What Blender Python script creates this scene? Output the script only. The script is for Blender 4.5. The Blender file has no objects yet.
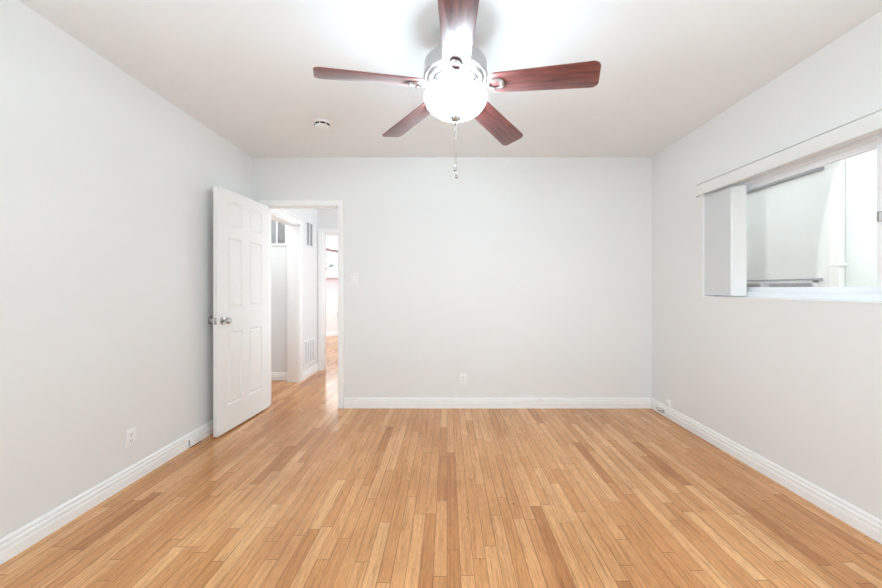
import bpy, bmesh, math, random
from mathutils import Vector, Matrix

random.seed(7)
PI = math.pi
sc = bpy.context.scene
COL = sc.collection

# ------------------------------------------------------------------ camera
F_PX, CAM_Z = 351.0, 1.195
cd = bpy.data.cameras.new('camera')
cam = bpy.data.objects.new('camera', cd)
COL.objects.link(cam)
cam.location = (0, 0, CAM_Z)
cam.rotation_euler = (PI / 2, 0, 0)
cd.sensor_fit = 'HORIZONTAL'
cd.sensor_width = 36.0
cd.lens = 36.0 * F_PX / 882.0
cd.shift_x = -6.0 / 882.0
cd.shift_y = -6.0 / 882.0
cd.clip_start = 0.05
sc.camera = cam

# ------------------------------------------------------------------ world, lights, exposure
w = bpy.data.worlds.new('overcast_sky')
sc.world = w
w.use_nodes = True
bg = w.node_tree.nodes['Background']
bg.inputs[0].default_value = (0.93, 0.97, 1.0, 1)
bg.inputs[1].default_value = 3.3


def area(name, loc, rot, sx, sy, watts, col=(1, 1, 1)):
    l = bpy.data.lights.new(name, 'AREA')
    l.shape = 'RECTANGLE'
    l.size, l.size_y, l.energy, l.color = sx, sy, watts, col
    o = bpy.data.objects.new(name, l)
    o.location, o.rotation_euler = loc, rot
    COL.objects.link(o)
    return o


def point(name, loc, watts, r=0.03, col=(1, 1, 1), parent=None):
    l = bpy.data.lights.new(name, 'POINT')
    l.energy, l.shadow_soft_size, l.color = watts, r, col
    o = bpy.data.objects.new(name, l)
    o.location = loc
    o.parent = parent
    COL.objects.link(o)
    return o


FAN_BULB_W = 13.0
area('fill_behind_camera', (1.05, -1.04, 1.50), (PI / 2 + 0.3, 0, 0), 1.7, 1.5, 5, (0.75, 0.99, 1.12))  # fill light added outside the invented rear window
area('fill_left_behind_camera', (-2.12, -0.15, 1.5), (0, -PI / 2 - 0.65, 0), 1.4, 1.2, 34, (0.735, 0.99, 1.13))  # added fill, brightens the right wall and ceiling
area('fill_right_behind_camera', (2.26, -0.15, 1.5), (0, PI / 2 + 0.65, 0), 1.4, 1.2, 34, (0.735, 0.99, 1.13))  # added fill, brightens the left wall and ceiling
area('fill_far_room_side', (-5.3, 7.0, 1.6), (0, -PI / 2, 0), 1.4, 1.6, 70, (0.82, 0.97, 1.09))  # unseen fill light added to brighten the far room
area('fill_hall_side', (-0.40, 4.35, 1.35), (0, PI / 2, 0), 1.9, 1.1, 14, (0.84, 0.97, 1.08))  # fill light added at an unseen opening, brightens hall and closet
point('closet_fill', (-2.6, 4.1, 2.3), 8, 0.06, (0.95, 0.98, 1.0))  # bare fill light added to brighten the closet, no fixture

sc.view_settings.view_transform = 'Standard'
sc.view_settings.look = 'None'
sc.view_settings.exposure = 0.2
sc.view_settings.gamma = 1.0
sc.view_settings.use_curve_mapping = False
sc.cycles.use_denoising = True
sc.cycles.max_bounces = 14
sc.cycles.diffuse_bounces = 10
sc.cycles.transparent_max_bounces = 12
sc.cycles.sample_clamp_indirect = 8.0


# ------------------------------------------------------------------ node helpers
class NT:
    def __init__(self, name):
        self.m = bpy.data.materials.new(name)
        self.m.use_nodes = True
        self.t = self.m.node_tree
        self.b = self.t.nodes['Principled BSDF']
        self.out = self.t.nodes['Material Output']

    def n(self, typ, **kw):
        nd = self.t.nodes.new(typ)
        for k, v in kw.items():
            setattr(nd, k, v)
        return nd

    def set(self, sock, v):
        if hasattr(v, 'is_output') or isinstance(v, bpy.types.NodeSocket):
            self.t.links.new(v, sock)
        else:
            sock.default_value = v

    def math(self, op, a, b=None, c=None):
        nd = self.n('ShaderNodeMath', operation=op)
        for i, v in enumerate((a, b, c)):
            if v is not None:
                self.set(nd.inputs[i], v)
        return nd.outputs[0]

    def comb(self, x, y, z):
        nd = self.n('ShaderNodeCombineXYZ')
        for i, v in enumerate((x, y, z)):
            self.set(nd.inputs[i], v)
        return nd.outputs[0]

    def mix(self, fac, a, b, mode='MIX'):
        nd = self.n('ShaderNodeMix', data_type='RGBA', blend_type=mode)
        self.set(nd.inputs[0], fac)
        self.set(nd.inputs[6], a)
        self.set(nd.inputs[7], b)
        return nd.outputs[2]

    def ramp(self, fac, stops):
        nd = self.n('ShaderNodeValToRGB')
        cr = nd.color_ramp
        while len(cr.elements) < len(stops):
            cr.elements.new(0.5)
        for e, (p, c) in zip(cr.elements, stops):
            e.position = p
            e.color = c if len(c) == 4 else (*c, 1)
        self.set(nd.inputs[0], fac)
        return nd.outputs[0]

    def noise(self, vec, scale, detail=3.0, rough=0.5):
        nd = self.n('ShaderNodeTexNoise')
        if vec is not None:
            self.set(nd.inputs['Vector'], vec)
        nd.inputs['Scale'].default_value = scale
        nd.inputs['Detail'].default_value = detail
        nd.inputs['Roughness'].default_value = rough
        return nd.outputs[0]

    def bump(self, h, strength, dist=0.002):
        nd = self.n('ShaderNodeBump')
        nd.inputs['Strength'].default_value = strength
        nd.inputs['Distance'].default_value = dist
        self.set(nd.inputs['Height'], h)
        self.set(self.b.inputs['Normal'], nd.outputs[0])


def plain(name, col, rough=0.5, metal=0.0, spec=0.5, var=0.03, scale=14.0, bump=0.0, bscale=260.0):
    t = NT(name)
    geo = t.n('ShaderNodeNewGeometry').outputs['Position']
    nz = t.noise(geo, scale, 3)
    lo = tuple(max(0, c * (1 - var)) for c in col)
    hi = tuple(min(1, c * (1 + var)) for c in col)
    t.set(t.b.inputs['Base Color'], t.ramp(nz, [(0.3, lo), (0.7, hi)]))
    t.b.inputs['Roughness'].default_value = rough
    t.b.inputs['Metallic'].default_value = metal
    t.b.inputs['Specular IOR Level'].default_value = spec
    if bump:
        t.bump(t.noise(geo, bscale, 2), bump, 0.001)
    return t.m


def mat_floor():
    t = NT('oak_strip_floor')
    pos = t.n('ShaderNodeNewGeometry').outputs['Position']
    sp = t.n('ShaderNodeSeparateXYZ')
    t.set(sp.inputs[0], pos)
    x, y = sp.outputs[0], sp.outputs[1]
    BW = 0.0572
    u = t.math('DIVIDE', x, BW)
    i = t.math('FLOOR', u)
    fu = t.math('SUBTRACT', u, i)
    wn = t.n('ShaderNodeTexWhiteNoise', noise_dimensions='1D')
    t.set(wn.inputs['W'], i)
    r1 = wn.outputs[0]
    wn2 = t.n('ShaderNodeTexWhiteNoise', noise_dimensions='1D')
    t.set(wn2.inputs['W'], t.math('ADD', i, 311.5))
    ln = t.math('ADD', t.math('MULTIPLY', wn2.outputs[0], 0.6), 0.42)
    v = t.math('DIVIDE', t.math('ADD', y, t.math('MULTIPLY', r1, 7.0)), ln)
    j = t.math('FLOOR', v)
    fv = t.math('SUBTRACT', v, j)
    wid = t.n('ShaderNodeTexWhiteNoise', noise_dimensions='2D')
    t.set(wid.inputs['Vector'], t.comb(i, j, 0.0))
    rid = wid.outputs[0]
    base = t.ramp(rid, [(0.0, (0.47, 0.190, 0.060)), (0.10, (0.60, 0.268, 0.094)), (0.45, (0.66, 0.315, 0.118)),
                        (0.80, (0.72, 0.365, 0.146)), (1.0, (0.78, 0.43, 0.19))])
    # grain stretched along the board, shifted from board to board
    off = t.math('MULTIPLY', rid, 37.0)
    gv = t.comb(t.math('ADD', t.math('MULTIPLY', x, 85.0), off), t.math('ADD', t.math('MULTIPLY', y, 3.2), off), off)
    g = t.noise(gv, 1.0, 5, 0.62)
    grain = t.ramp(g, [(0.27, (0.62, 0.54, 0.46)), (0.48, (1, 1, 1)), (0.78, (1.18, 1.2, 1.22))])
    c = t.mix(0.95, base, grain, 'MULTIPLY')
    fine = t.noise(t.comb(t.math('MULTIPLY', x, 420.0), t.math('MULTIPLY', y, 22.0), off), 1.0, 3, 0.6)
    c = t.mix(0.7, c, t.ramp(fine, [(0.3, (0.62, 0.55, 0.48)), (0.6, (1.06, 1.07, 1.08))]), 'MULTIPLY')
    # broad wear in the varnish
    wear = t.noise(t.comb(x, t.math('MULTIPLY', y, 0.6), 0.0), 1.7, 4, 0.6)
    c = t.mix(0.8, c, t.ramp(wear, [(0.28, (0.70, 0.63, 0.54)), (0.5, (1.0, 1.0, 1.0)), (0.70, (1.12, 1.17, 1.24))]), 'MULTIPLY')
    fl = t.noise(t.comb(t.math('MULTIPLY', x, 130.0), t.math('ADD', t.math('MULTIPLY', y, 7.0), off), t.math('ADD', off, 4.0)), 1.0, 4, 0.7)
    c = t.mix(t.ramp(fl, [(0.56, (0, 0, 0)), (0.72, (0.7, 0.7, 0.7))]), c, (0.30, 0.125, 0.045, 1))
    # sparse dark knots and nail marks
    kn = t.n('ShaderNodeTexVoronoi', feature='F1')
    t.set(kn.inputs['Vector'], t.comb(t.math('MULTIPLY', x, 9.0), t.math('MULTIPLY', y, 4.0), 0.0))
    kn.inputs['Scale'].default_value = 0.8
    ks = t.math('LESS_THAN', kn.outputs['Distance'], 0.045)
    c = t.mix(t.math('MULTIPLY', ks, 0.6), c, (0.13, 0.055, 0.02, 1))
    # seams
    eu = t.math('MINIMUM', fu, t.math('SUBTRACT', 1.0, fu))
    ev = t.math('MULTIPLY', t.math('MINIMUM', fv, t.math('SUBTRACT', 1.0, fv)), t.math('DIVIDE', ln, BW))
    gap = t.noise(t.comb(t.math('MULTIPLY', i, 3.7), t.math('MULTIPLY', y, 1.6), 0.0), 1.0, 2)
    gw = t.math('ADD', t.math('MULTIPLY', gap, 0.075), -0.012)
    seam = t.math('MAXIMUM', t.math('LESS_THAN', eu, gw), t.math('LESS_THAN', ev, 0.026))
    c = t.mix(t.math('MULTIPLY', seam, 0.72), c, (0.13, 0.05, 0.02, 1))
    t.set(t.b.inputs['Base Color'], c)
    rg = t.noise(t.comb(t.math('MULTIPLY', x, 2.0), t.math('MULTIPLY', y, 1.3), 3.0), 1.0, 4, 0.6)
    t.set(t.b.inputs['Roughness'], t.math('ADD', t.math('MULTIPLY', rg, 0.17), 0.08))
    t.b.inputs['Specular IOR Level'].default_value = 0.6
    h = t.math('SUBTRACT', t.math('MULTIPLY', rid, 0.25), t.math('MULTIPLY', seam, 1.0))
    h = t.math('ADD', h, t.math('MULTIPLY', fine, 0.25))
    t.bump(h, 0.14, 0.0015)
    return t.m


def mat_cherry():
    t = NT('cherry_blade_veneer')
    tc = t.n('ShaderNodeTexCoord').outputs['Object']
    sp = t.n('ShaderNodeSeparateXYZ')
    t.set(sp.inputs[0], tc)
    x, y = sp.outputs[0], sp.outputs[1]
    info = t.n('ShaderNodeObjectInfo').outputs['Random']
    warp = t.noise(t.comb(t.math('MULTIPLY', x, 5.0), t.math('MULTIPLY', y, 9.0), t.math('MULTIPLY', info, 20.0)), 1.0, 2)
    yy = t.math('ADD', t.math('MULTIPLY', y, 60.0), t.math('MULTIPLY', warp, 3.5))
    g = t.noise(t.comb(t.math('MULTIPLY', x, 5.0), yy, t.math('MULTIPLY', info, 50.0)), 1.0, 5, 0.6)
    c = t.ramp(g, [(0.28, (0.075, 0.018, 0.016)), (0.5, (0.17, 0.042, 0.036)), (0.75, (0.29, 0.085, 0.068))])
    t.set(t.b.inputs['Base Color'], c)
    t.b.inputs['Roughness'].default_value = 0.42
    t.b.inputs['Specular IOR Level'].default_value = 0.8
    t.b.inputs['Sheen Weight'].default_value = 0.28
    t.b.inputs['Sheen Roughness'].default_value = 0.4
    return t.m


def mat_emit(name, col, strength):
    t = NT(name)
    t.b.inputs['Base Color'].default_value = (0.9, 0.9, 0.88, 1)
    t.b.inputs['Roughness'].default_value = 0.3
    t.b.inputs['Emission Color'].default_value = (*col, 1)
    t.b.inputs['Emission Strength'].default_value = strength
    return t.m


def mat_pane():
    t = NT('window_glass')
    fr = t.n('ShaderNodeFresnel')
    fr.inputs[0].default_value = 1.45
    tr = t.n('ShaderNodeBsdfTransparent')
    tr.inputs[0].default_value = (0.97, 0.985, 0.98, 1)
    gl = t.n('ShaderNodeBsdfGlossy')
    gl.inputs['Roughness'].default_value = 0.02
    mx = t.n('ShaderNodeMixShader')
    t.set(mx.inputs[0], t.math('MULTIPLY', fr.outputs[0], 0.6))
    t.t.links.new(tr.outputs[0], mx.inputs[1])
    t.t.links.new(gl.outputs[0], mx.inputs[2])
    t.t.links.new(mx.outputs[0], t.out.inputs[0])
    return t.m


def mat_vane():
    t = NT('vinyl_vane')
    d = t.n('ShaderNodeBsdfDiffuse')
    d.inputs[0].default_value = (0.88, 0.875, 0.87, 1)
    tl = t.n('ShaderNodeBsdfTranslucent')
    tl.inputs[0].default_value = (0.85, 0.88, 0.92, 1)
    mx = t.n('ShaderNodeMixShader')
    mx.inputs[0].default_value = 0.16
    t.t.links.new(d.outputs[0], mx.inputs[1])
    t.t.links.new(tl.outputs[0], mx.inputs[2])
    t.t.links.new(mx.outputs[0], t.out.inputs[0])
    return t.m


M = {
    'wall': plain('eggshell_white_wall', (0.80, 0.803, 0.80), 0.46, spec=0.5, var=0.012, scale=1.5, bump=0.10, bscale=160),
    'ceil': plain('flat_white_ceiling', (0.855, 0.870, 0.88), 0.9, spec=0.2, var=0.012, scale=1.5, bump=0.08, bscale=120),
    'trim': plain('white_gloss_trim', (0.90, 0.90, 0.895), 0.35, var=0.01),
    'door': plain('white_door_paint', (0.85, 0.845, 0.83), 0.38, var=0.01),
    'plastic': plain('white_plastic', (0.88, 0.88, 0.885), 0.35, var=0.01),
    'vinyl': plain('white_window_vinyl', (0.90, 0.92, 0.94), 0.3, var=0.01),
    'valance': plain('cream_valance', (0.80, 0.80, 0.79), 0.45, var=0.01),
    'dark': plain('dark_slot', (0.05, 0.05, 0.05), 0.7, spec=0.2),
    'grille': plain('grey_louvre', (0.42, 0.42, 0.42), 0.6),
    'nickel': plain('brushed_nickel', (0.52, 0.515, 0.51), 0.33, metal=1.0, var=0.06, scale=60),
    'chrome': plain('polished_chrome', (0.52, 0.51, 0.51), 0.18, metal=1.0, var=0.04),
    'cherry': mat_cherry(),
    'floor': mat_floor(),
    'bowl': mat_emit('lit_frosted_glass', (0.78, 0.99, 1.12), 25.0),
    'pane': mat_pane(),
    'vane': mat_vane(),
    'stucco': plain('pale_stucco', (0.70, 0.715, 0.70), 0.9, spec=0.2, var=0.05, scale=2.2, bump=0.4, bscale=70),
    'alu': plain('dull_aluminium', (0.85, 0.85, 0.85), 0.55, metal=1.0),
    'pipe': plain('painted_downspout', (0.74, 0.73, 0.71), 0.5),
    'darkglass': plain('dim_window_glass', (0.42, 0.43, 0.47), 0.15),
    'shadowed': plain('shadow_line_grey', (0.24, 0.24, 0.26), 0.5),  # dark tone puts the sill's shadow line into the colour
    'ground': plain('concrete_ground', (0.36, 0.35, 0.33), 0.9, var=0.1),
    'pink': plain('pink_stucco', (0.60, 0.44, 0.45), 0.9, var=0.05),
    'leaf': plain('shrub_leaf', (0.16, 0.22, 0.15), 0.7, var=0.3, scale=9),
    'stem': plain('shrub_stem', (0.2, 0.14, 0.09), 0.8, var=0.2),
}


# ------------------------------------------------------------------ mesh helpers
def box(bm, x0, x1, y0, y1, z0, z1):
    vs = [bm.verts.new(p) for p in ((x0, y0, z0), (x1, y0, z0), (x1, y1, z0), (x0, y1, z0),
                                    (x0, y0, z1), (x1, y0, z1), (x1, y1, z1), (x0, y1, z1))]
    for f in ((0, 3, 2, 1), (4, 5, 6, 7), (0, 1, 5, 4), (1, 2, 6, 5), (2, 3, 7, 6), (3, 0, 4, 7)):
        bm.faces.new([vs[k] for k in f])
    return vs


def lathe(bm, prof, seg=48, mat=None, caps=(True, True)):
    """prof: list of (r, z)."""
    mat = mat or Matrix.Identity(4)
    rings = []
    for r, z in prof:
        if r < 1e-6:
            rings.append([bm.verts.new(mat @ Vector((0, 0, z)))])
        else:
            rings.append([bm.verts.new(mat @ Vector((r * math.cos(2 * PI * k / seg), r * math.sin(2 * PI * k / seg), z)))
                          for k in range(seg)])
    for a, b in zip(rings, rings[1:]):
        for k in range(seg):
            k2 = (k + 1) % seg
            if len(a) == 1 and len(b) == 1:
                continue
            if len(a) == 1:
                bm.faces.new((a[0], b[k2], b[k]))
            elif len(b) == 1:
                bm.faces.new((a[k], a[k2], b[0]))
            else:
                bm.faces.new((a[k], a[k2], b[k2], b[k]))
    if caps[0] and len(rings[0]) > 1:
        bm.faces.new(list(reversed(rings[0])))
    if caps[1] and len(rings[-1]) > 1:
        bm.faces.new(rings[-1])


def tube(bm, pts, r, seg=10, closed=False):
    pts = [Vector(p) for p in pts]
    n = len(pts)
    rings = []
    for k, p in enumerate(pts):
        a = pts[(k - 1) % n] if (closed or k > 0) else p
        b = pts[(k + 1) % n] if (closed or k < n - 1) else p
        d = (b - a).normalized()
        up = Vector((0, 0, 1)) if abs(d.z) < 0.9 else Vector((1, 0, 0))
        s = d.cross(up).normalized()
        q = s.cross(d).normalized()
        rr = r[k] if isinstance(r, (list, tuple)) else r
        rings.append([bm.verts.new(p + rr * (math.cos(2 * PI * m / seg) * s + math.sin(2 * PI * m / seg) * q)) for m in range(seg)])
    rng = range(n) if closed else range(n - 1)
    for k in rng:
        a, b = rings[k], rings[(k + 1) % n]
        for m in range(seg):
            bm.faces.new((a[m], a[(m + 1) % seg], b[(m + 1) % seg], b[m]))
    if not closed:
        bm.faces.new(list(reversed(rings[0])))
        bm.faces.new(rings[-1])


def prism(bm, poly, axis, a, b):
    """Extrude a 2-D polygon. axis 'x': poly = (y,z); 'y': poly = (x,z); 'z': poly = (x,y)."""
    def P(u, v, t):
        return {'x': (t, u, v), 'y': (u, t, v), 'z': (u, v, t)}[axis]
    A = [bm.verts.new(P(u, v, a)) for u, v in poly]
    B = [bm.verts.new(P(u, v, b)) for u, v in poly]
    n = len(poly)
    for k in range(n):
        bm.faces.new((A[k], A[(k + 1) % n], B[(k + 1) % n], B[k]))
    bm.faces.new(A[::-1])
    bm.faces.new(B)


def obj(name, bm, mat, parent=None, bevel=0.0, smooth=True, angle=35, loc=None, rot=None):
    bmesh.ops.recalc_face_normals(bm, faces=bm.faces)
    if bevel:
        es = [e for e in bm.edges if len(e.link_faces) == 2 and e.calc_face_angle(0) > 0.6]
        bmesh.ops.bevel(bm, geom=es, offset=bevel, segments=2, profile=0.5, affect='EDGES', clamp_overlap=True)
    me = bpy.data.meshes.new(name)
    bm.to_mesh(me)
    bm.free()
    me.materials.append(M[mat] if isinstance(mat, str) else mat)
    if smooth:
        me.polygons.foreach_set('use_smooth', [True] * len(me.polygons))
        me.set_sharp_from_angle(angle=math.radians(angle))
    o = bpy.data.objects.new(name, me)
    COL.objects.link(o)
    if parent is not None:
        o.parent = parent
    if loc is not None:
        o.location = loc
    if rot is not None:
        o.rotation_euler = rot
    return o


def boxes(name, mat, bs, parent=None, bevel=0.0, **kw):
    bm = bmesh.new()
    for b in bs:
        box(bm, *b)
    return obj(name, bm, mat, parent, bevel, **kw)


def struct(o, label=None, cat=None):
    o['kind'] = 'structure'
    if label:
        o['label'] = label
        o['category'] = cat
    return o


def tag(o, label, cat, group=None):
    o['label'], o['category'] = label, cat
    if group:
        o['group'] = group
    return o


def empty(name, loc=(0, 0, 0), rz=0.0):
    o = bpy.data.objects.new(name, None)
    o.empty_display_size = 0.1
    o.location = loc
    o.rotation_euler = (0, 0, rz)
    COL.objects.link(o)
    return o


# ------------------------------------------------------------------ room dimensions (metres, camera at x=0, y=0, looking +y)
XL, XR, YB, YF, H = -1.944, 2.044, 3.5, -0.90, 2.5
DX0, DX1, DH = -1.812, -1.087, 2.013        # doorway in the far wall
WT = 0.12
WY0, WY1, WZ0, WZ1 = 0.75, 2.80, 1.123, 1.985   # window opening in the right wall
HX = -1.88                                    # hall left wall
CY0, CY1 = 3.72, 4.46                          # closet opening in the hall wall
EY = 5.10                                      # hall end wall
FY = 8.73                                      # far room's far wall

struct(boxes('floor', 'floor', [(-5.6, 2.3, -1.1, 9.0, -0.12, 0.0)], smooth=False),
       'honey oak strip floor with narrow boards running away from the camera', 'floor')
struct(boxes('ceiling', 'ceil', [(-5.6, 2.3, -1.1, 9.0, H, H + 0.12)], smooth=False), 'flat white ceiling around the fan', 'ceiling')
struct(boxes('wall_left', 'wall', [(XL - 0.14, XL, 0.45, YB + WT, 0, H), (XL - 0.14, XL, YF, -0.75, 0, H),
                                   (XL - 0.14, XL, -0.75, 0.45, 0, 0.8), (XL - 0.14, XL, -0.75, 0.45, 2.2, H)], smooth=False), 'plain white wall behind the open panelled door', 'wall')
struct(boxes('wall_back', 'wall', [(XL, DX0 - 0.018, YB, YB + WT, 0, H), (DX1 + 0.018, XR, YB, YB + WT, 0, H),
                                   (DX0 - 0.018, DX1 + 0.018, YB, YB + WT, DH + 0.018, H)], smooth=False),
       'white far wall with the doorway and light switch', 'wall')
struct(boxes('wall_right', 'wall', [(XR, XR + 0.17, YF, -0.75, 0, H), (XR, XR + 0.17, 0.45, WY0, 0, H),
                                    (XR, XR + 0.17, -0.75, 0.45, 0, 0.8), (XR, XR + 0.17, -0.75, 0.45, 2.2, H), (XR, XR + 0.17, WY1, YB + WT, 0, H),
                                    (XR, XR + 0.17, WY0, WY1, 0, WZ0), (XR, XR + 0.17, WY0, WY1, WZ1, H)], smooth=False),
       'white wall on the right with the wide window', 'wall')
struct(boxes('wall_front', 'wall', [(XL - 0.14, 0.2, YF - 0.12, YF, 0, H), (1.9, XR + 0.17, YF - 0.12, YF, 0, H),
                                    (0.2, 1.9, YF - 0.12, YF, 0, 0.75), (0.2, 1.9, YF - 0.12, YF, 2.25, H)], smooth=False))
# hall, closet and far room
struct(boxes('wall_hall_left', 'wall', [(HX - 0.14, HX, YB + WT, CY0, 0, H), (HX - 0.14, HX, CY1, EY, 0, H),
                                        (HX - 0.14, HX, CY0, CY1, 2.0, H)], smooth=False),
       'white hallway wall with two vent grilles', 'wall')
FDX0, FDX1 = -1.80, -0.98
struct(boxes('wall_hall_end', 'wall', [(-5.5, FDX0 - 0.018, EY, EY + WT, 0, H), (FDX1 + 0.018, 0.2, EY, EY + WT, 0, H),
                                       (FDX0 - 0.018, FDX1 + 0.018, EY, EY + WT, 1.99 + 0.018, H)], smooth=False),
       'end wall of the hallway around the far doorway', 'wall')
struct(boxes('wall_hall_right', 'wall', [(-0.55, -0.43, YB + WT, 3.75, 0, H), (-0.55, -0.43, 4.95, EY, 0, H), (-0.55, -0.43, 3.75, 4.95, 2.3, H)], smooth=False))
struct(boxes('wall_closet_end', 'wall', [(-3.0, HX - 0.14, 4.56, 4.66, 0, H)], smooth=False),
       'greyish white closet wall below the dark louvred grille', 'wall')
struct(boxes('wall_closet_side', 'wall', [(-3.1, -3.0, YB + WT, 4.66, 0, H)], smooth=False))
struct(boxes('wall_closet_front', 'wall', [(-3.1, XL - 0.14, YB, YB + WT, 0, H)], smooth=False))
FWX0, FWX1, FWZ0, FWZ1 = -3.6, -2.05, 1.05, 1.84
struct(boxes('wall_far_room', 'wall', [(-5.5, FWX0, FY, FY + 0.14, 0, H), (FWX1, 0.2, FY, FY + 0.14, 0, H),
                                       (FWX0, FWX1, FY, FY + 0.14, 0, FWZ0), (FWX0, FWX1, FY, FY + 0.14, FWZ1, H)], smooth=False),
       'white wall of the far room below and around its window', 'wall')
struct(boxes('wall_far_room_left', 'wall', [(-5.5, -5.38, EY + WT, 6.2, 0, H), (-5.5, -5.38, 7.8, FY, 0, H),
                                            (-5.5, -5.38, 6.2, 7.8, 0, 0.9), (-5.5, -5.38, 6.2, 7.8, 2.3, H)], smooth=False))
struct(boxes('wall_far_room_right', 'wall', [(0.2, 0.32, EY, FY + 0.14, 0, H)], smooth=False))

# ------------------------------------------------------------------ baseboards
BP = [(0, 0), (0.018, 0), (0.018, 0.047), (0.009, 0.053), (0.0165, 0.058), (0.0165, 0.072),
      (0.006, 0.079), (0.0125, 0.085), (0.011, 0.095), (0.005, 0.101), (0, 0.102)]


def baseboard(name, axis, wallpos, sign, a, b, label=None):
    """Profile offset from the wall plane along +-sign."""
    bm = bmesh.new()
    prism(bm, [(wallpos + sign * d, z) for d, z in BP], axis, a, b)
    return struct(obj(name, bm, 'trim', angle=25), label, 'baseboard' if label else None)


baseboard('baseboard_left', 'y', XL, 1, YF, YB, 'white moulded baseboard along the left wall')
baseboard('baseboard_right', 'y', XR, -1, YF, YB, 'white moulded baseboard under the window wall')
baseboard('baseboard_back', 'x', YB, -1, DX1 + 0.062, XR - 0.0185, 'white moulded baseboard along the far wall')
baseboard('baseboard_corner', 'x', YB, -1, XL + 0.0185, DX0 - 0.062)
baseboard('baseboard_hall', 'y', HX, 1, CY1 + 0.062, EY - 0.018, 'white baseboard under the lower hallway vent')
baseboard('baseboard_closet', 'x', 4.56, -1, -3.0, HX - 0.145, 'white baseboard inside the closet opening')
baseboard('baseboard_far_room', 'x', FY, -1, -5.3, 0.1, 'white baseboard in the far room')


# ------------------------------------------------------------------ door frames (jambs, stops, casings)
def casing_poly(w):
    # cross-section: across width (0..w) and projection
    return [(0.0, 0.0), (0.0, 0.010), (w * 0.2, 0.012), (w * 0.75, 0.016), (w, 0.014), (w, 0.0)]


def door_trim(name, x0, x1, h, y0, y1, cw, label, stop=True):
    root = struct(empty(name, ((x0 + x1) / 2, y0, 0)), label, 'door frame')
    bm = bmesh.new()
    ox = -(x0 + x1) / 2
    box(bm, x0 - 0.018 + ox, x0 + ox, 0, y1 - y0, 0, h + 0.018)
    box(bm, x1 + ox, x1 + 0.018 + ox, 0, y1 - y0, 0, h + 0.018)
    box(bm, x0 + ox, x1 + ox, 0, y1 - y0, h, h + 0.018)
    obj('jamb', bm, 'trim', root, 0.001)
    if stop:
        bm = bmesh.new()
        box(bm, x0 + ox, x0 + 0.011 + ox, 0.042, 0.075, 0, h)
        box(bm, x1 - 0.011 + ox, x1 + ox, 0.042, 0.075, 0, h)
        box(bm, x0 + 0.011 + ox, x1 - 0.011 + ox, 0.042, 0.075, h - 0.011, h)
        obj('door_stop', bm, 'trim', root, 0.001)
    for yy, s in ((0.0, -1), (y1 - y0, 1)):
        r = 0.005
        for sx, xx in ((-1, x0 - r), (1, x1 + r)):
            bm = bmesh.new()
            prism(bm, [(xx + ox + sx * u, yy + s * p) for u, p in casing_poly(cw)], 'z', 0, h + r)
            obj('casing', bm, 'trim', root)
        bm = bmesh.new()
        prism(bm, [(yy + s * p, h + r + u) for u, p in casing_poly(cw)], 'x', x0 - r - cw + ox, x1 + r + cw + ox)
        obj('casing', bm, 'trim', root)
    return root


tr1 = door_trim('trim_1', DX0, DX1, DH, YB, YB + WT, 0.05, 'white painted frame around the bedroom doorway')
bm = bmesh.new()
box(bm, 0.3595, 0.3625, 0.004, 0.034, 0.90, 0.96)
box(bm, 0.3595, 0.366, -0.0035, 0.005, 0.915, 0.945)
obj('strike_plate', bm, 'chrome', tr1, 0.0006)['label'] = 'chrome strike plate'
door_trim('trim_2', FDX0, FDX1, 1.99, EY, EY + WT, 0.062, 'white casing around the doorway at the end of the hall')

# closet opening in the hall wall: jamb lining and a head casing with a cap
tr3 = struct(empty('trim_3', (HX, CY1, 0)), 'white casing around the closet opening in the hall', 'door frame')
boxes('jamb', 'trim', [(-0.142, 0.004, -0.018, 0.0, 0, 2.0), (-0.142, 0.004, CY0 - CY1, CY0 - CY1 + 0.018, 0, 2.0),
                       (-0.142, 0.004, CY0 - CY1, 0, 1.982, 2.0)], tr3, 0.001)
boxes('casing', 'trim', [(0.0, 0.018, 0.0, 0.06, 0, 2.0)], tr3, 0.004)
boxes('casing', 'trim', [(0.0, 0.018, CY0 - CY1 - 0.06, CY0 - CY1, 0, 2.0)], tr3, 0.004)
boxes('head_casing', 'trim', [(0.0, 0.02, CY0 - CY1 - 0.07, 0.07, 1.995, 2.06), (0.0, 0.035, CY0 - CY1 - 0.08, 0.085, 2.06, 2.08)], tr3, 0.003)

# ------------------------------------------------------------------ the open six-panel door
DW, DT, DHT = 0.711, 0.035, 1.995
door = struct(empty('door_1', (DX0 + 0.003, YB - 0.006, 0.012)), 'open white six-panel door with a round metal knob', 'door')
door.rotation_euler = (0, 0, math.radians(-93.6))
# local frame: x from hinge to free edge, y through the thickness (y = 0 room face, y = DT hall face), z up
cols = [0.0, 0.115, 0.303, 0.408, 0.596, DW]
rows = [0.0, 0.215, 0.815, 1.015, 1.60, 1.705, 1.905, DHT]
bm = bmesh.new()
sides = {}
for side, yy in ((0, 0.0), (1, DT)):
    g = [[bm.verts.new((cx, yy, cz)) for cz in rows] for cx in cols]
    sides[side] = g
    pf = []
    for a in range(len(cols) - 1):
        for b in range(len(rows) - 1):
            q = (g[a][b], g[a + 1][b], g[a + 1][b + 1], g[a][b + 1])
            f = bm.faces.new(q if side == 0 else q[::-1])
            if a in (1, 3) and b in (1, 3, 5):
                pf.append(f)
    sides[('p', side)] = pf
g0, g1 = sides[0], sides[1]
nc, nr = len(cols), len(rows)
for a in range(nc - 1):
    bm.faces.new((g0[a][0], g1[a][0], g1[a + 1][0], g0[a + 1][0]))
    bm.faces.new((g0[a][-1], g0[a + 1][-1], g1[a + 1][-1], g1[a][-1]))
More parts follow.
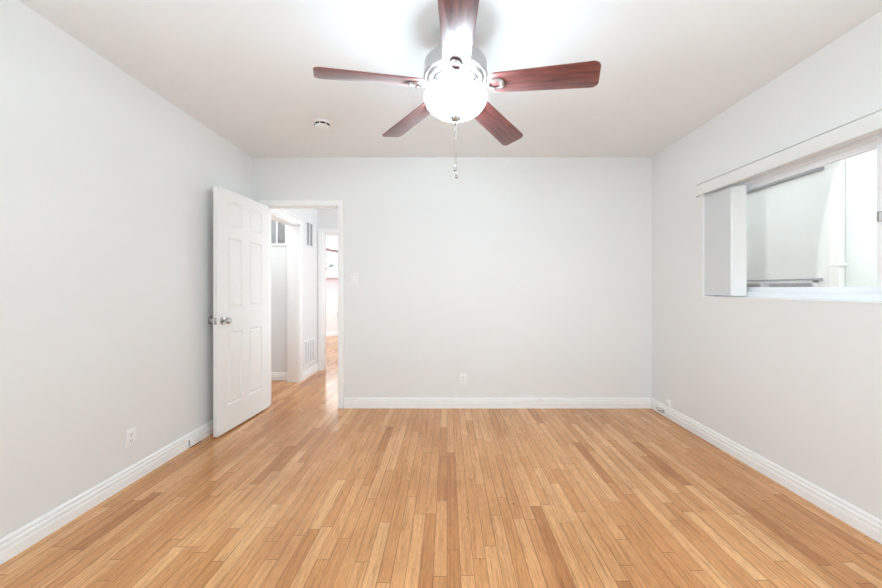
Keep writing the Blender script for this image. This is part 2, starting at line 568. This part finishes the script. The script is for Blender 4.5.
for b in range(nr - 1):
    bm.faces.new((g0[0][b], g0[0][b + 1], g1[0][b + 1], g1[0][b]))
    bm.faces.new((g0[-1][b], g1[-1][b], g1[-1][b + 1], g0[-1][b + 1]))
bm.normal_update()
for s in (0, 1):
    for f in sides[('p', s)]:
        bmesh.ops.inset_individual(bm, faces=[f], thickness=0.011, depth=-0.009)
        bmesh.ops.inset_individual(bm, faces=[f], thickness=0.006, depth=0.0)
        bmesh.ops.inset_individual(bm, faces=[f], thickness=0.022, depth=0.007)
obj('door_leaf', bm, 'door', door, angle=12)
KZ = 0.918
for s in (0, 1):
    if s:
        mt = Matrix.Translation((DW - 0.06, DT, KZ)) @ Matrix.Rotation(-PI / 2, 4, 'X')
    else:
        mt = Matrix.Translation((DW - 0.06, 0, KZ)) @ Matrix.Rotation(PI / 2, 4, 'X')
    bm = bmesh.new()
    lathe(bm, [(0.0325, 0.0), (0.0325, 0.003), (0.029, 0.008), (0.018, 0.010), (0, 0.010)], 32, mt)
    ro = obj('rosette', bm, 'chrome', door)
    bm = bmesh.new()
    q = 1.0 if s else 0.82
    lathe(bm, [(0.011, 0.009), (0.0105, 0.022 * q), (0.015, 0.027 * q), (0.0245, 0.034 * q), (0.027, 0.043 * q), (0.0255, 0.055 * q),
               (0.020, 0.062 * q), (0.008, 0.0645 * q), (0, 0.0645 * q)], 32, mt)
    obj('door_knob', bm, 'chrome', door)['label'] = 'round chrome knob'
bm = bmesh.new()
box(bm, DW - 0.0005, DW + 0.001, 0.006, 0.029, KZ - 0.028, KZ + 0.028)
box(bm, DW, DW + 0.008, 0.012, 0.023, KZ - 0.009, KZ + 0.009)
obj('latch_plate', bm, 'chrome', door, 0.0005)
for hz in (0.2, 1.0, 1.78):
    bm = bmesh.new()
    lathe(bm, [(0.0055, hz - 0.045), (0.0055, hz + 0.045)], 14, Matrix.Translation((-0.004, -0.004, 0)))
    box(bm, -0.0015, 0.0, 0.0, 0.030, hz - 0.045, hz + 0.045)
    obj('hinge', bm, 'nickel', door)

wb = tag(empty('wall_bumper', (XL, 2.885, 0.93)), 'round metal-rimmed door bumper on the left wall beside the door knob', 'door bumper')
mt = Matrix.Rotation(PI / 2, 4, 'Y')
bm = bmesh.new()
lathe(bm, [(0.032, 0.0), (0.032, 0.005), (0.029, 0.008), (0.023, 0.008), (0.022, 0.004), (0, 0.004)], 32, mt)
obj('rim', bm, 'chrome', wb)
bm = bmesh.new()
lathe(bm, [(0.0215, 0.0035), (0.0215, 0.006), (0.012, 0.008), (0, 0.008)], 28, mt)
obj('pad', bm, 'plastic', wb)['label'] = 'white pad'

# ------------------------------------------------------------------ right window
win = struct(empty('window_1', (XR + 0.10, (WY0 + WY1) / 2, WZ0)), 'wide white sliding window in the right wall', 'window')
hw, hh = (WY1 - WY0) / 2, WZ1 - WZ0
FX0, FX1 = -0.005, 0.062       # frame depth (local x; interior side is -x)
bm = bmesh.new()
fw = 0.042
box(bm, FX0, FX1, -hw, hw, 0, fw)
box(bm, FX0, FX1, -hw, hw, hh - fw, hh)
box(bm, FX0, FX1, -hw, -hw + fw, fw, hh - fw)
box(bm, FX0, FX1, hw - fw, hw, fw, hh - fw)
obj('window_frame', bm, 'vinyl', win, 0.002)


def sash(y0, y1, x0, x1, sw, sww):
    bm = bmesh.new()
    z0, z1 = fw, hh - fw
    box(bm, x0, x1, y0, y1, z0, z0 + sw)
    box(bm, x0, x1, y0, y1, z1 - sw, z1)
    box(bm, x0, x1, y0, y0 + sww, z0 + sw, z1 - sw)
    box(bm, x0, x1, y1 - sww, y1, z0 + sw, z1 - sw)
    s = obj('sash', bm, 'vinyl', win, 0.002)
    bm = bmesh.new()
    xm = (x0 + x1) / 2
    box(bm, xm - 0.002, xm + 0.002, y0 + sww - 0.004, y1 - sww + 0.004, z0 + sw - 0.004, z1 - sw + 0.004)
    obj('pane', bm, 'pane', s, smooth=False)
    return s


sash(-0.085, hw - fw, 0.032, 0.058, 0.036, 0.036)
s2 = sash(-hw + fw, -0.022, 0.002, 0.028, 0.036, 0.04)
boxes('latch', 'nickel', [(-0.012, 0.002, -0.046, -0.032, hh / 2 - 0.03, hh / 2 + 0.02)], s2, 0.002)
# plaster reveal is the wall itself; a thin painted stool sits on the bottom of the opening
struct(boxes('trim_4', 'vinyl', [(XR - 0.004, XR + 0.094, WY0 + 0.001, WY1 - 0.001, WZ0 + 0.0005, WZ0 + 0.007),
                                 (XR - 0.005, XR + 0.094, WY1 - 0.012, WY1 - 0.0005, WZ0 + 0.007, WZ1 - 0.001),
                                 (XR - 0.004, XR + 0.094, WY0 + 0.0005, WY0 + 0.006, WZ0 + 0.007, WZ1 - 0.001)]),
       'white stool and side lining of the wide window', 'window trim')

# vertical blind: valance, head rail, stacked vanes
vb = tag(empty('vertical_blind', (XR, WY1, 2.025)), 'white vertical blind with its vanes stacked at the left end of the window', 'blind')
bm = bmesh.new()
prism(bm, [(-0.030, -0.088), (-0.030, -0.006), (-0.018, -0.006), (-0.018, -0.001), (-0.030, -0.001), (-0.030, 0.003), (-0.012, 0.003), (-0.012, -0.012), (-0.024, -0.012), (-0.024, -0.088)],
      'y', 0.045, WY0 - WY1 - 0.05)
obj('valance', bm, 'valance', vb, 0.0)
boxes('bracket', 'plastic', [(-0.029, 0.0, 0.042, 0.048, -0.086, -0.002)], vb, 0.0008)
boxes('bracket', 'plastic', [(-0.029, 0.0, WY0 - WY1 - 0.052, WY0 - WY1 - 0.046, -0.086, -0.002)], vb, 0.0008)
boxes('bracket', 'plastic', [(-0.034, -0.022, 0.030, 0.044, -0.096, -0.088)], vb, 0.0008)
boxes('head_rail', 'plastic', [(0.012, 0.052, WY0 - WY1 + 0.012, -0.012, -0.078, -0.0415)], vb, 0.002)
NV, VA = 14, math.radians(33)
for k in range(NV):
    bm = bmesh.new()
    yk = -0.036 - k * 0.0195
    nseg = 8
    top, bot = -0.099, WZ0 - 2.025 + 0.017
    fr_, bk_ = [], []
    for s in range(nseg + 1):
        u = -1 + 2 * s / nseg
        px = 0.0445 * u * math.cos(VA) + 0.040
        py = yk - 0.0445 * u * math.sin(VA) + 0.005 * (1 - u * u)
        fr_.append((px, py - 0.0005))
        bk_.append((px, py + 0.0005))
    prism(bm, fr_ + bk_[::-1], 'z', bot, top)
    obj('vane', bm, 'vane', vb, angle=50)

# ------------------------------------------------------------------ neighbouring building beyond the window
NX = 4.25
nb = tag(empty('neighbouring_building', (NX, 4.0, -0.6)), 'pale stucco building close outside the wide window', 'building')
lx = lambda d: d
# wall with a low window opening and an upper window opening
lw0, lw1 = 4.02 - 4.0, 5.6 - 4.0
lz1, lz0 = 1.195 + 0.105 + 0.6, 0.70 + 0.6
uz0, uz1 = 2.565 + 0.6, 3.7 + 0.6
boxes('stucco_wall', 'stucco', [(0, 0.3, -9, lw0, 0, 6.2), (0, 0.3, lw1, 10, 0, 6.2), (0, 0.3, lw0, lw1, 0, lz0),
                                (0, 0.3, lw0, lw1, lz1, uz0), (0, 0.3, lw0, lw1, uz1, 6.2)], nb, smooth=False)
wf = boxes('window_surround', 'vinyl', [(-0.015, 0.1, lw0, lw0 + 0.05, lz0, lz1), (-0.015, 0.1, lw1 - 0.05, lw1, lz0, lz1),
                                (-0.015, 0.1, lw0, lw1, lz1 - 0.045, lz1 - 0.012), (-0.015, 0.1, lw0, lw1, lz0, lz0 + 0.04),
                                (-0.01, 0.1, 0.70, 0.75, lz0, lz1 - 0.03)], nb)
boxes('pane', 'darkglass', [(0.06, 0.07, lw0 + 0.04, lw1 - 0.04, lz0, lz1 - 0.03)], wf, smooth=False)
boxes('drip_cap', 'shadowed', [(-0.03, 0.02, lw0 - 0.05, lw1 + 0.05, lz1 - 0.012, lz1 + 0.006)], nb)['label'] = 'dark drip cap'
uf = boxes('window_surround', 'vinyl', [(-0.01, 0.1, lw0, lw0 + 0.05, uz0, uz1), (-0.01, 0.1, lw1 - 0.05, lw1, uz0, uz1),
                                (-0.01, 0.1, lw0, lw1, uz0, uz0 + 0.045), (-0.01, 0.1, lw0, lw1, uz1 - 0.045, uz1)], nb)
boxes('pane', 'darkglass', [(0.06, 0.07, lw0 + 0.04, lw1 - 0.04, uz0 + 0.03, uz1 - 0.03)], uf, smooth=False)
boxes('window_sill', 'shadowed', [(-0.035, 0.02, lw0 - 0.06, lw1 + 0.06, uz0 - 0.03, uz0)], nb)['label'] = 'upper window sill coloured dark as a shadow line'
dp = boxes('downspout', 'pipe', [(-0.075, -0.005, -0.26, -0.165, 0.02, 6.1)], nb, 0.006)
boxes('pipe_strap', 'pipe', [(-0.079, 0.0, -0.275, -0.15, 2.03, 2.06)], dp, 0.002)
boxes('pipe_strap', 'pipe', [(-0.079, 0.0, -0.275, -0.15, 4.4, 4.43)], dp, 0.002)
struct(boxes('ground', 'ground', [(-30, 30, -30, 45, -0.8, -0.6)], smooth=False))

# ------------------------------------------------------------------ made-up windows behind the camera, openings for the fill lights
w2 = struct(empty('fill_window_rear', (1.05, YF - 0.06, 0.75)))
boxes('window_frame', 'vinyl', [(-0.85, -0.805, -0.03, 0.03, 0, 1.5), (0.805, 0.85, -0.03, 0.03, 0, 1.5), (-0.805, 0.805, -0.03, 0.03, 0, 0.045),
                                (-0.805, 0.805, -0.03, 0.03, 1.455, 1.5), (-0.025, 0.025, -0.03, 0.03, 0.045, 1.455)], w2, 0.002)

w5 = struct(empty('fill_window_left', (XL - 0.07, -0.15, 0.8)))  # unseen left window added as an opening for its fill light
boxes('window_frame', 'vinyl', [(-0.03, 0.03, -0.6, 0.6, 0, 0.045), (-0.03, 0.03, -0.6, 0.6, 1.355, 1.4), (-0.03, 0.03, -0.6, -0.555, 0.045, 1.355),
                                (-0.03, 0.03, 0.555, 0.6, 0.045, 1.355), (-0.03, 0.03, -0.6, 0.6, 0.68, 0.72)], w5, 0.002)

w6 = struct(empty('fill_window_right', (XR + 0.085, -0.15, 0.8)))  # unseen right window, added to match the left one for fill
boxes('window_frame', 'vinyl', [(-0.03, 0.03, -0.6, 0.6, 0, 0.045), (-0.03, 0.03, -0.6, 0.6, 1.355, 1.4), (-0.03, 0.03, -0.6, -0.555, 0.045, 1.355),
                                (-0.03, 0.03, 0.555, 0.6, 0.045, 1.355), (-0.03, 0.03, -0.6, 0.6, 0.68, 0.72)], w6, 0.002)

# ------------------------------------------------------------------ ceiling fans
def fan(name, cx, cy, zb, rot, label, bulb_w, ceiling=H):
    """zb: height of the blade plane above the floor; everything is local to the blade plane."""
    root = tag(empty(name, (cx, cy, zb), 0), label, 'ceiling fan')
    top = ceiling - zb
    bm = bmesh.new()
    lathe(bm, [(0.0, top), (0.075, top), (0.075, top - 0.012), (0.062, top - 0.05), (0.03, top - 0.072), (0.0, top - 0.072)], 40)
    obj('canopy', bm, 'nickel', root)
    bm = bmesh.new()
    lathe(bm, [(0.018, top - 0.07), (0.018, 0.19)], 24)
    obj('downrod', bm, 'nickel', root)
    bm = bmesh.new()
    lathe(bm, [(0.0, 0.198), (0.06, 0.197), (0.115, 0.188), (0.147, 0.172), (0.156, 0.160), (0.157, 0.105), (0.160, 0.102), (0.160, 0.092),
               (0.152, 0.087), (0.146, 0.090), (0.132, 0.078), (0.118, 0.076), (0.112, 0.066), (0.088, 0.060), (0.082, 0.050), (0.0, 0.050)], 64)
    mh = obj('motor_housing', bm, 'nickel', root, angle=28)
    bm = bmesh.new()
    lathe(bm, [(0.0, 0.052), (0.076, 0.052), (0.076, 0.020), (0.070, 0.010), (0.055, -0.005), (0.055, -0.020), (0.0, -0.020)], 48)
    obj('light_fitter', bm, 'nickel', root)
    # glass bowl: open-topped shell
    outer = [(0.152, 0.004), (0.157, -0.004), (0.156, -0.018), (0.147, -0.040), (0.130, -0.062), (0.105, -0.080), (0.074, -0.093), (0.042, -0.102), (0.018, -0.106), (0.0, -0.107)]
    inner = [(max(0, r - 0.005), z + 0.005) for r, z in outer[::-1]]
    inner[0] = (0.0, -0.102)
    bm = bmesh.new()
    lathe(bm, outer + inner[:-1] + [(0.148, 0.004), (0.152, 0.004)], 64)
    bmesh.ops.remove_doubles(bm, verts=bm.verts, dist=1e-5)
    obj('glass_bowl', bm, 'bowl', root, angle=60)['label'] = 'glowing frosted white glass bowl'
    bm = bmesh.new()
    lathe(bm, [(0.0, -0.100), (0.026, -0.100), (0.028, -0.106), (0.024, -0.117), (0.014, -0.126), (0.010, -0.130), (0.0105, -0.137), (0.005, -0.145), (0, -0.146)], 28)
    obj('finial', bm, 'nickel', root)
    for k in range(3):
        a = 2 * PI * k / 3 + 0.5
        bm = bmesh.new()
        lathe(bm, [(0.011, -0.004), (0.012, -0.012), (0.022, -0.030), (0.024, -0.042), (0.019, -0.056), (0.009, -0.063), (0, -0.064)], 20,
              Matrix.Translation((0.072 * math.cos(a), 0.072 * math.sin(a), 0)))
        obj('light_bulb', bm, 'bowl', root)
        point('bulb_light', (0.075 * math.cos(a), 0.075 * math.sin(a), 0.002), bulb_w, 0.022, (0.78, 0.99, 1.12), root)
    # pull chains
    for (x0, y0, zb0, fob) in ((0.004, -0.004, -0.385, 0), (-0.003, 0.004, -0.345, 1)):
        bm = bmesh.new()
        n = 60
        zt = -0.134
        for q in range(n):
            z = zt + (zb0 - zt) * q / (n - 1)
            lathe(bm, [(0, z - 0.0017), (0.0013, z - 0.001), (0.0016, z), (0.0013, z + 0.001), (0, z + 0.0017)], 6,
                  Matrix.Translation((x0, y0, 0)))
        ch = obj('pull_chain', bm, 'chrome', root)
        bm = bmesh.new()
        lathe(bm, [(0, zb0 + 0.003), (0.0025, zb0), (0.0055, zb0 - 0.008), (0.0085, zb0 - 0.018), (0.0075, zb0 - 0.025), (0.003, zb0 - 0.029), (0, zb0 - 0.030)], 16,
              Matrix.Translation((x0, y0, 0)))
        obj('pull_fob', bm, 'chrome', ch)
    # blades and irons
    R0, R1, w0, w1 = 0.165, 0.672, 0.122, 0.146
    outline = []
    rc = 0.032
    def corner(cx_, cy_, r, a0, a1, n=6):
        return [(cx_ + r * math.cos(a0 + (a1 - a0) * q / n), cy_ + r * math.sin(a0 + (a1 - a0) * q / n)) for q in range(n + 1)]
    outline += corner(R1 - rc, -w1 / 2 + rc, rc, -PI / 2, -0.12)
    outline += corner(R1 - rc, w1 / 2 - rc, rc, 0.12, PI / 2)
    outline += corner(R0 + 0.05, w0 / 2 - 0.05, 0.05, PI / 2, PI)
    outline += corner(R0 + 0.05, -w0 / 2 + 0.05, 0.05, PI, 1.5 * PI)
    for k in range(5):
        a = rot + 2 * PI * k / 5 + (0.0, 0.0, 0.0, 0.045, 0.0)[k]
        bm = bmesh.new()
        prism(bm, outline, 'z', -0.003, 0.003)
        bl = obj('blade', bm, 'cherry', root, 0.0012, rot=Matrix.Rotation(a, 4, 'Z').to_euler())
        bl.matrix_local = Matrix.Translation((0, 0, 0.052)) @ Matrix.Rotation(a, 4, 'Z') @ Matrix.Rotation(math.radians((4.5, 5.9, 4.5, 2.2, 4.6)[k]), 4, 'Y') @ Matrix.Rotation(math.radians(-13.5), 4, 'X')
        # iron: arm from the motor to an open oval plate screwed under the blade
        bm = bmesh.new()
        oval = []
        for q in range(28):
            t_ = 2 * PI * q / 28
            oval.append((0.206 + 0.036 * math.cos(t_), 0.027 * math.sin(t_), -0.0085))
        tube(bm, oval, 0.0065, 8, closed=True)
        tube(bm, [(0.080, 0, 0.008), (0.105, 0, 0.004), (0.13, 0, -0.002), (0.155, 0, -0.007), (0.173, 0, -0.009)], [0.017, 0.014, 0.012, 0.012, 0.011], 10)
        for sx, sy in ((0.235, 0.0), (0.191, 0.0245), (0.191, -0.0245)):
            lathe(bm, [(0.006, -0.003), (0.008, -0.012), (0.005, -0.0165), (0, -0.0170)], 12, Matrix.Translation((sx, sy, 0)))
        ir = obj('blade_iron', bm, 'nickel', bl)
    return root


fan('ceiling_fan', 0.043, 1.765, 2.158, math.radians(-90.6),
    'ceiling fan with five cherry blades and a lit glass bowl over the bedroom', FAN_BULB_W)
fan('ceiling_fan', -2.93, 7.75, 2.02, math.radians(-48.0),
    'distant ceiling fan seen through both doorways, only one blade end showing', 3.0)

# ------------------------------------------------------------------ smoke detector
sd = tag(empty('smoke_detector', (-0.985, 2.775, H)), 'round white smoke detector on the ceiling left of the fan', 'smoke detector')
bm = bmesh.new()
lathe(bm, [(0, 0), (0.070, 0), (0.070, -0.010), (0.067, -0.014), (0, -0.014)], 48)
obj('base_ring', bm, 'plastic', sd)
bm = bmesh.new()
lathe(bm, [(0, -0.013), (0.059, -0.013), (0.059, -0.026), (0, -0.026)], 48)
obj('sensor_slot', bm, 'dark', sd)['label'] = 'dark sensor slot'
bm = bmesh.new()
lathe(bm, [(0, -0.025), (0.056, -0.025), (0.057, -0.030), (0.052, -0.038), (0.040, -0.042), (0, -0.043)], 48)
for k in range(8):
    a = 2 * PI * k / 8
    lathe(bm, [(0.005, -0.013), (0.005, -0.026)], 8, Matrix.Translation((0.057 * math.cos(a), 0.057 * math.sin(a), 0)))
obj('cover', bm, 'plastic', sd)

# ------------------------------------------------------------------ wall plates
def outlet(loc, rz, label):
    """Local -y faces the room."""
    root = tag(empty('wall_outlet', loc, rz), label, 'outlet', None)
    bm = bmesh.new()
    box(bm, -0.035, 0.035, -0.0055, 0.0, -0.0575, 0.0575)
    obj('cover_plate', bm, 'plastic', root, 0.003)
    for s in (-1, 1):
        bm = bmesh.new()
        lathe(bm, [(0.0165, 0.0), (0.0165, 0.0025), (0, 0.0025)], 24, Matrix.Translation((0, -0.0050, s * 0.0195)) @ Matrix.Rotation(PI / 2, 4, 'X'))
        so = obj('socket', bm, 'plastic', root)
        bm = bmesh.new()
        for dx in (-0.0065, 0.0065):
            box(bm, dx - 0.0012, dx + 0.0012, -0.0079, -0.0070, s * 0.0195, s * 0.0195 + 0.009)
        lathe(bm, [(0.0026, 0), (0.0026, 0.0009), (0, 0.0009)], 10, Matrix.Translation((0, -0.0070, s * 0.0195 - 0.006)) @ Matrix.Rotation(PI / 2, 4, 'X'))
        obj('slot', bm, 'dark', so)
    bm = bmesh.new()
    lathe(bm, [(0.003, 0), (0.0025, 0.0012), (0, 0.0012)], 10, Matrix.Translation((0, -0.0055, 0)) @ Matrix.Rotation(PI / 2, 4, 'X'))
    obj('screw', bm, 'nickel', root)
    return root


outlet((0.16, YB, 0.285), 0, 'small white outlet low on the far wall above the baseboard')
outlet((XL, 2.155, 0.275), PI / 2, 'white outlet low on the left wall near the open door')

sw = tag(empty('light_switch', (-0.922, YB, 1.285)), 'white light switch on the far wall right of the doorway', 'light switch')
bm = bmesh.new()
box(bm, -0.037, 0.037, -0.006, 0.0, -0.060, 0.060)
obj('cover_plate', bm, 'plastic', sw, 0.003)
bm = bmesh.new()
prism(bm, [(-0.0065, 0.033), (-0.0072, 0.033), (-0.0085, -0.002), (-0.0115, -0.033), (-0.0055, -0.033), (-0.0055, 0.033)], 'x', -0.0165, 0.0165)
obj('rocker', bm, 'plastic', sw)
bm = bmesh.new()
box(bm, -0.0175, 0.0175, -0.0064, -0.0058, -0.0345, 0.0345)
obj('rocker_gap', bm, 'grille', sw)

# cable box on the left baseboard
jb = tag(empty('cable_jack', (XL + 0.0185, 2.66, 0.036)), 'small white cable jack box on the left baseboard below the door edge', 'cable jack')
boxes('jack_box', 'plastic', [(0, 0.018, -0.042, 0.036, -0.026, 0.030)], jb, 0.003)
boxes('jack_port', 'dark', [(0.002, 0.006, -0.0432, -0.0415, -0.022, 0.026)], jb)
bm = bmesh.new()
tube(bm, [(0.010, -0.050, -0.0318), (0.013, -0.010, -0.0325), (0.010, 0.03, -0.0325), (0.008, 0.075, -0.0325)], 0.0025, 8)
obj('cable', bm, 'dark', jb)

# coax splitter and jack plate in the right-hand corner
cs = tag(empty('coax_splitter', (XR - 0.0185, 3.32, 0.046)), 'small silver coax splitter on the right baseboard in the far corner', 'coax splitter')
boxes('splitter_body', 'alu', [(-0.016, 0, -0.028, 0.028, -0.020, 0.018)], cs, 0.002)
for dy, dz, s in ((-0.028, 0.006, -1), (-0.028, -0.010, -1), (0.028, -0.002, 1)):
    bm = bmesh.new()
    lathe(bm, [(0.0045, 0), (0.0045, 0.014), (0.0062, 0.0145), (0.0062, 0.026), (0.003, 0.029), (0, 0.029)], 14,
          Matrix.Translation((-0.008, dy, dz)) @ Matrix.Rotation(-s * PI / 2, 4, 'X'))
    obj('connector', bm, 'chrome', cs)
boxes('end_seam', 'dark', [(-0.0172, -0.0155, -0.020, 0.020, -0.013, -0.005)], cs)
pj = tag(empty('phone_jack', (XR, 3.225, 0.112)), 'small white phone jack on the right wall just above the baseboard corner', 'phone jack')
boxes('jack_box', 'plastic', [(-0.020, 0.0, -0.022, 0.022, -0.005, 0.052)], pj, 0.003)
boxes('jack_port', 'grille', [(-0.0205, -0.019, -0.005, 0.005, 0.010, 0.016)], pj)


# ------------------------------------------------------------------ hall vents
def wall_vent(z0, z1, y0, y1, ncol, slat, label, backing):
    root = tag(empty('air_vent', (HX, (y0 + y1) / 2, z0)), label, 'vent')
    hwid, hgt = (y1 - y0) / 2, z1 - z0
    b = 0.022
    bs = [(0, 0.012, -hwid, hwid, 0, b), (0, 0.012, -hwid, hwid, hgt - b, hgt), (0, 0.012, -hwid, -hwid + b, b, hgt - b), (0, 0.012, hwid - b, hwid, b, hgt - b)]
    cw_ = (2 * hwid - 2 * b) / ncol
    for c in range(1, ncol):
        yc = -hwid + b + c * cw_
        bs.append((0, 0.011, yc - 0.010, yc + 0.010, b, hgt - b))
    boxes('vent_frame', 'plastic', bs, root, 0.0015)
    boxes('vent_backing', backing, [(0.0005, 0.0015, -hwid + 0.01, hwid - 0.01, 0.01, hgt - 0.01)], root, smooth=False)
    bm = bmesh.new()
    n = int((hgt - 2 * b) / slat)
    for q in range(n):
        z = b + (q + 0.5) * (hgt - 2 * b) / n
        prism(bm, [(0.002, z + 0.004), (0.009, z - 0.003), (0.0095, z - 0.0022), (0.0025, z + 0.0048)], 'y', -hwid + 0.02, hwid - 0.02)
    obj('louvres', bm, 'plastic' if ncol > 2 else 'grille', root, smooth=False)
    return root


wall_vent(1.75, 2.10, 4.66, 4.91, 2, 0.02, 'grey two-column vent grille high on the hallway wall', 'grille')
wall_vent(0.16, 0.50, 4.60, 4.97, 4, 0.022, 'white return-air vent low on the hallway wall', 'grille')

cg = tag(empty('louvred_grille', (-2.203, 4.56, 1.745)), 'dark louvred grille in two halves high inside the closet opening', 'vent')
boxes('grille_frame', 'trim', [(-0.13, 0.13, -0.02, 0, 0, 0.025), (-0.13, 0.13, -0.02, 0, 0.345, 0.37), (-0.13, -0.108, -0.02, 0, 0.025, 0.345),
                               (0.108, 0.13, -0.02, 0, 0.025, 0.345), (-0.009, 0.009, -0.02, 0, 0.025, 0.345)], cg, 0.0015)
boxes('grille_backing', 'grille', [(-0.12, 0.12, -0.003, -0.001, 0.01, 0.36)], cg, smooth=False)
for s in (-1, 1):
    bm = bmesh.new()
    for q in range(15):
        z = 0.035 + q * 0.0215
        prism(bm, [(-0.004, z + 0.007), (-0.017, z - 0.006), (-0.0175, z - 0.005), (-0.005, z + 0.008)], 'x', s * 0.0585 - 0.05, s * 0.0585 + 0.05)
    obj('louvre_panel', bm, 'grille', cg, smooth=False)

# ------------------------------------------------------------------ far room window and the garden behind it
w3 = struct(empty('window_3', ((FWX0 + FWX1) / 2, FY + 0.06, FWZ0)), 'bright window on the far room wall', 'window')
a_, h_ = (FWX1 - FWX0) / 2, FWZ1 - FWZ0
boxes('window_frame', 'vinyl', [(-a_, a_, -0.03, 0.03, 0, 0.05), (-a_, a_, -0.03, 0.03, h_ - 0.05, h_), (-a_, -a_ + 0.05, -0.03, 0.03, 0.05, h_ - 0.05),
                                (a_ - 0.05, a_, -0.03, 0.03, 0.05, h_ - 0.05), (-0.53, -0.49, -0.03, 0.03, 0.05, h_ - 0.05)], w3, 0.002)
boxes('pane', 'pane', [(-a_ + 0.04, a_ - 0.04, -0.002, 0.002, 0.04, h_ - 0.04)], w3, smooth=False)
w4 = struct(empty('fill_window_far_room', (-5.44, 7.0, 0.9)))  # unseen side window added for the far room's fill light
boxes('window_frame', 'vinyl', [(-0.03, 0.03, -0.8, 0.8, 0, 0.05), (-0.03, 0.03, -0.8, 0.8, 1.35, 1.4), (-0.03, 0.03, -0.8, -0.75, 0.05, 1.35), (-0.03, 0.03, 0.75, 0.8, 0.05, 1.35)], w4)

gw = tag(empty('garden_house', (-4.7, 14.0, -0.6)), 'pink building outside the far room window', 'building')
boxes('house_wall', 'pink', [(-0.9, 2.4, 0, 0.3, 0, 2.2)], gw, smooth=False)
bm = bmesh.new()
prism(bm, [(-1.1, 2.2), (2.6, 2.2), (2.6, 2.26), (0.75, 2.75), (-1.1, 2.26)], 'y', -0.15, 0.6)
obj('roof', bm, 'pink', gw, smooth=False)
boxes('house_window', 'darkglass', [(0.05, 0.22, -0.02, 0.05, 1.35, 1.6)], gw)
sh = tag(empty('garden_shrub', (-4.9, 15.8, -0.6)), 'grey-green shrub outside the far room window', 'shrub')
bm = bmesh.new()
for q in range(5):
    a = q * 1.3
    tube(bm, [(0.1 * math.cos(a), 0.1 * math.sin(a), 0), (0.35 * math.cos(a), 0.3 * math.sin(a), 1.4), (0.6 * math.cos(a), 0.4 * math.sin(a), 2.7)], [0.05, 0.035, 0.01], 7)
obj('stem', bm, 'stem', sh)
bm = bmesh.new()
for q in range(900):
    th, ph = random.uniform(0, 2 * PI), random.uniform(-1, 1)
    rr = random.uniform(0.55, 1.0)
    c = Vector((0.95 * rr * math.cos(th) * math.sqrt(1 - ph * ph), 0.6 * rr * math.sin(th) * math.sqrt(1 - ph * ph), 2.55 + 0.6 * rr * ph))
    e = Matrix.Rotation(random.uniform(0, 6), 3, 'Z') @ Matrix.Rotation(random.uniform(0, 3), 3, 'X')
    l = random.uniform(0.05, 0.09)
    vs = [bm.verts.new(c + e @ Vector(p)) for p in ((-l, 0, 0), (0, l * 0.4, 0.012), (l, 0, 0), (0, -l * 0.4, 0.012))]
    bm.faces.new(vs)
obj('foliage', bm, 'leaf', sh, smooth=False)
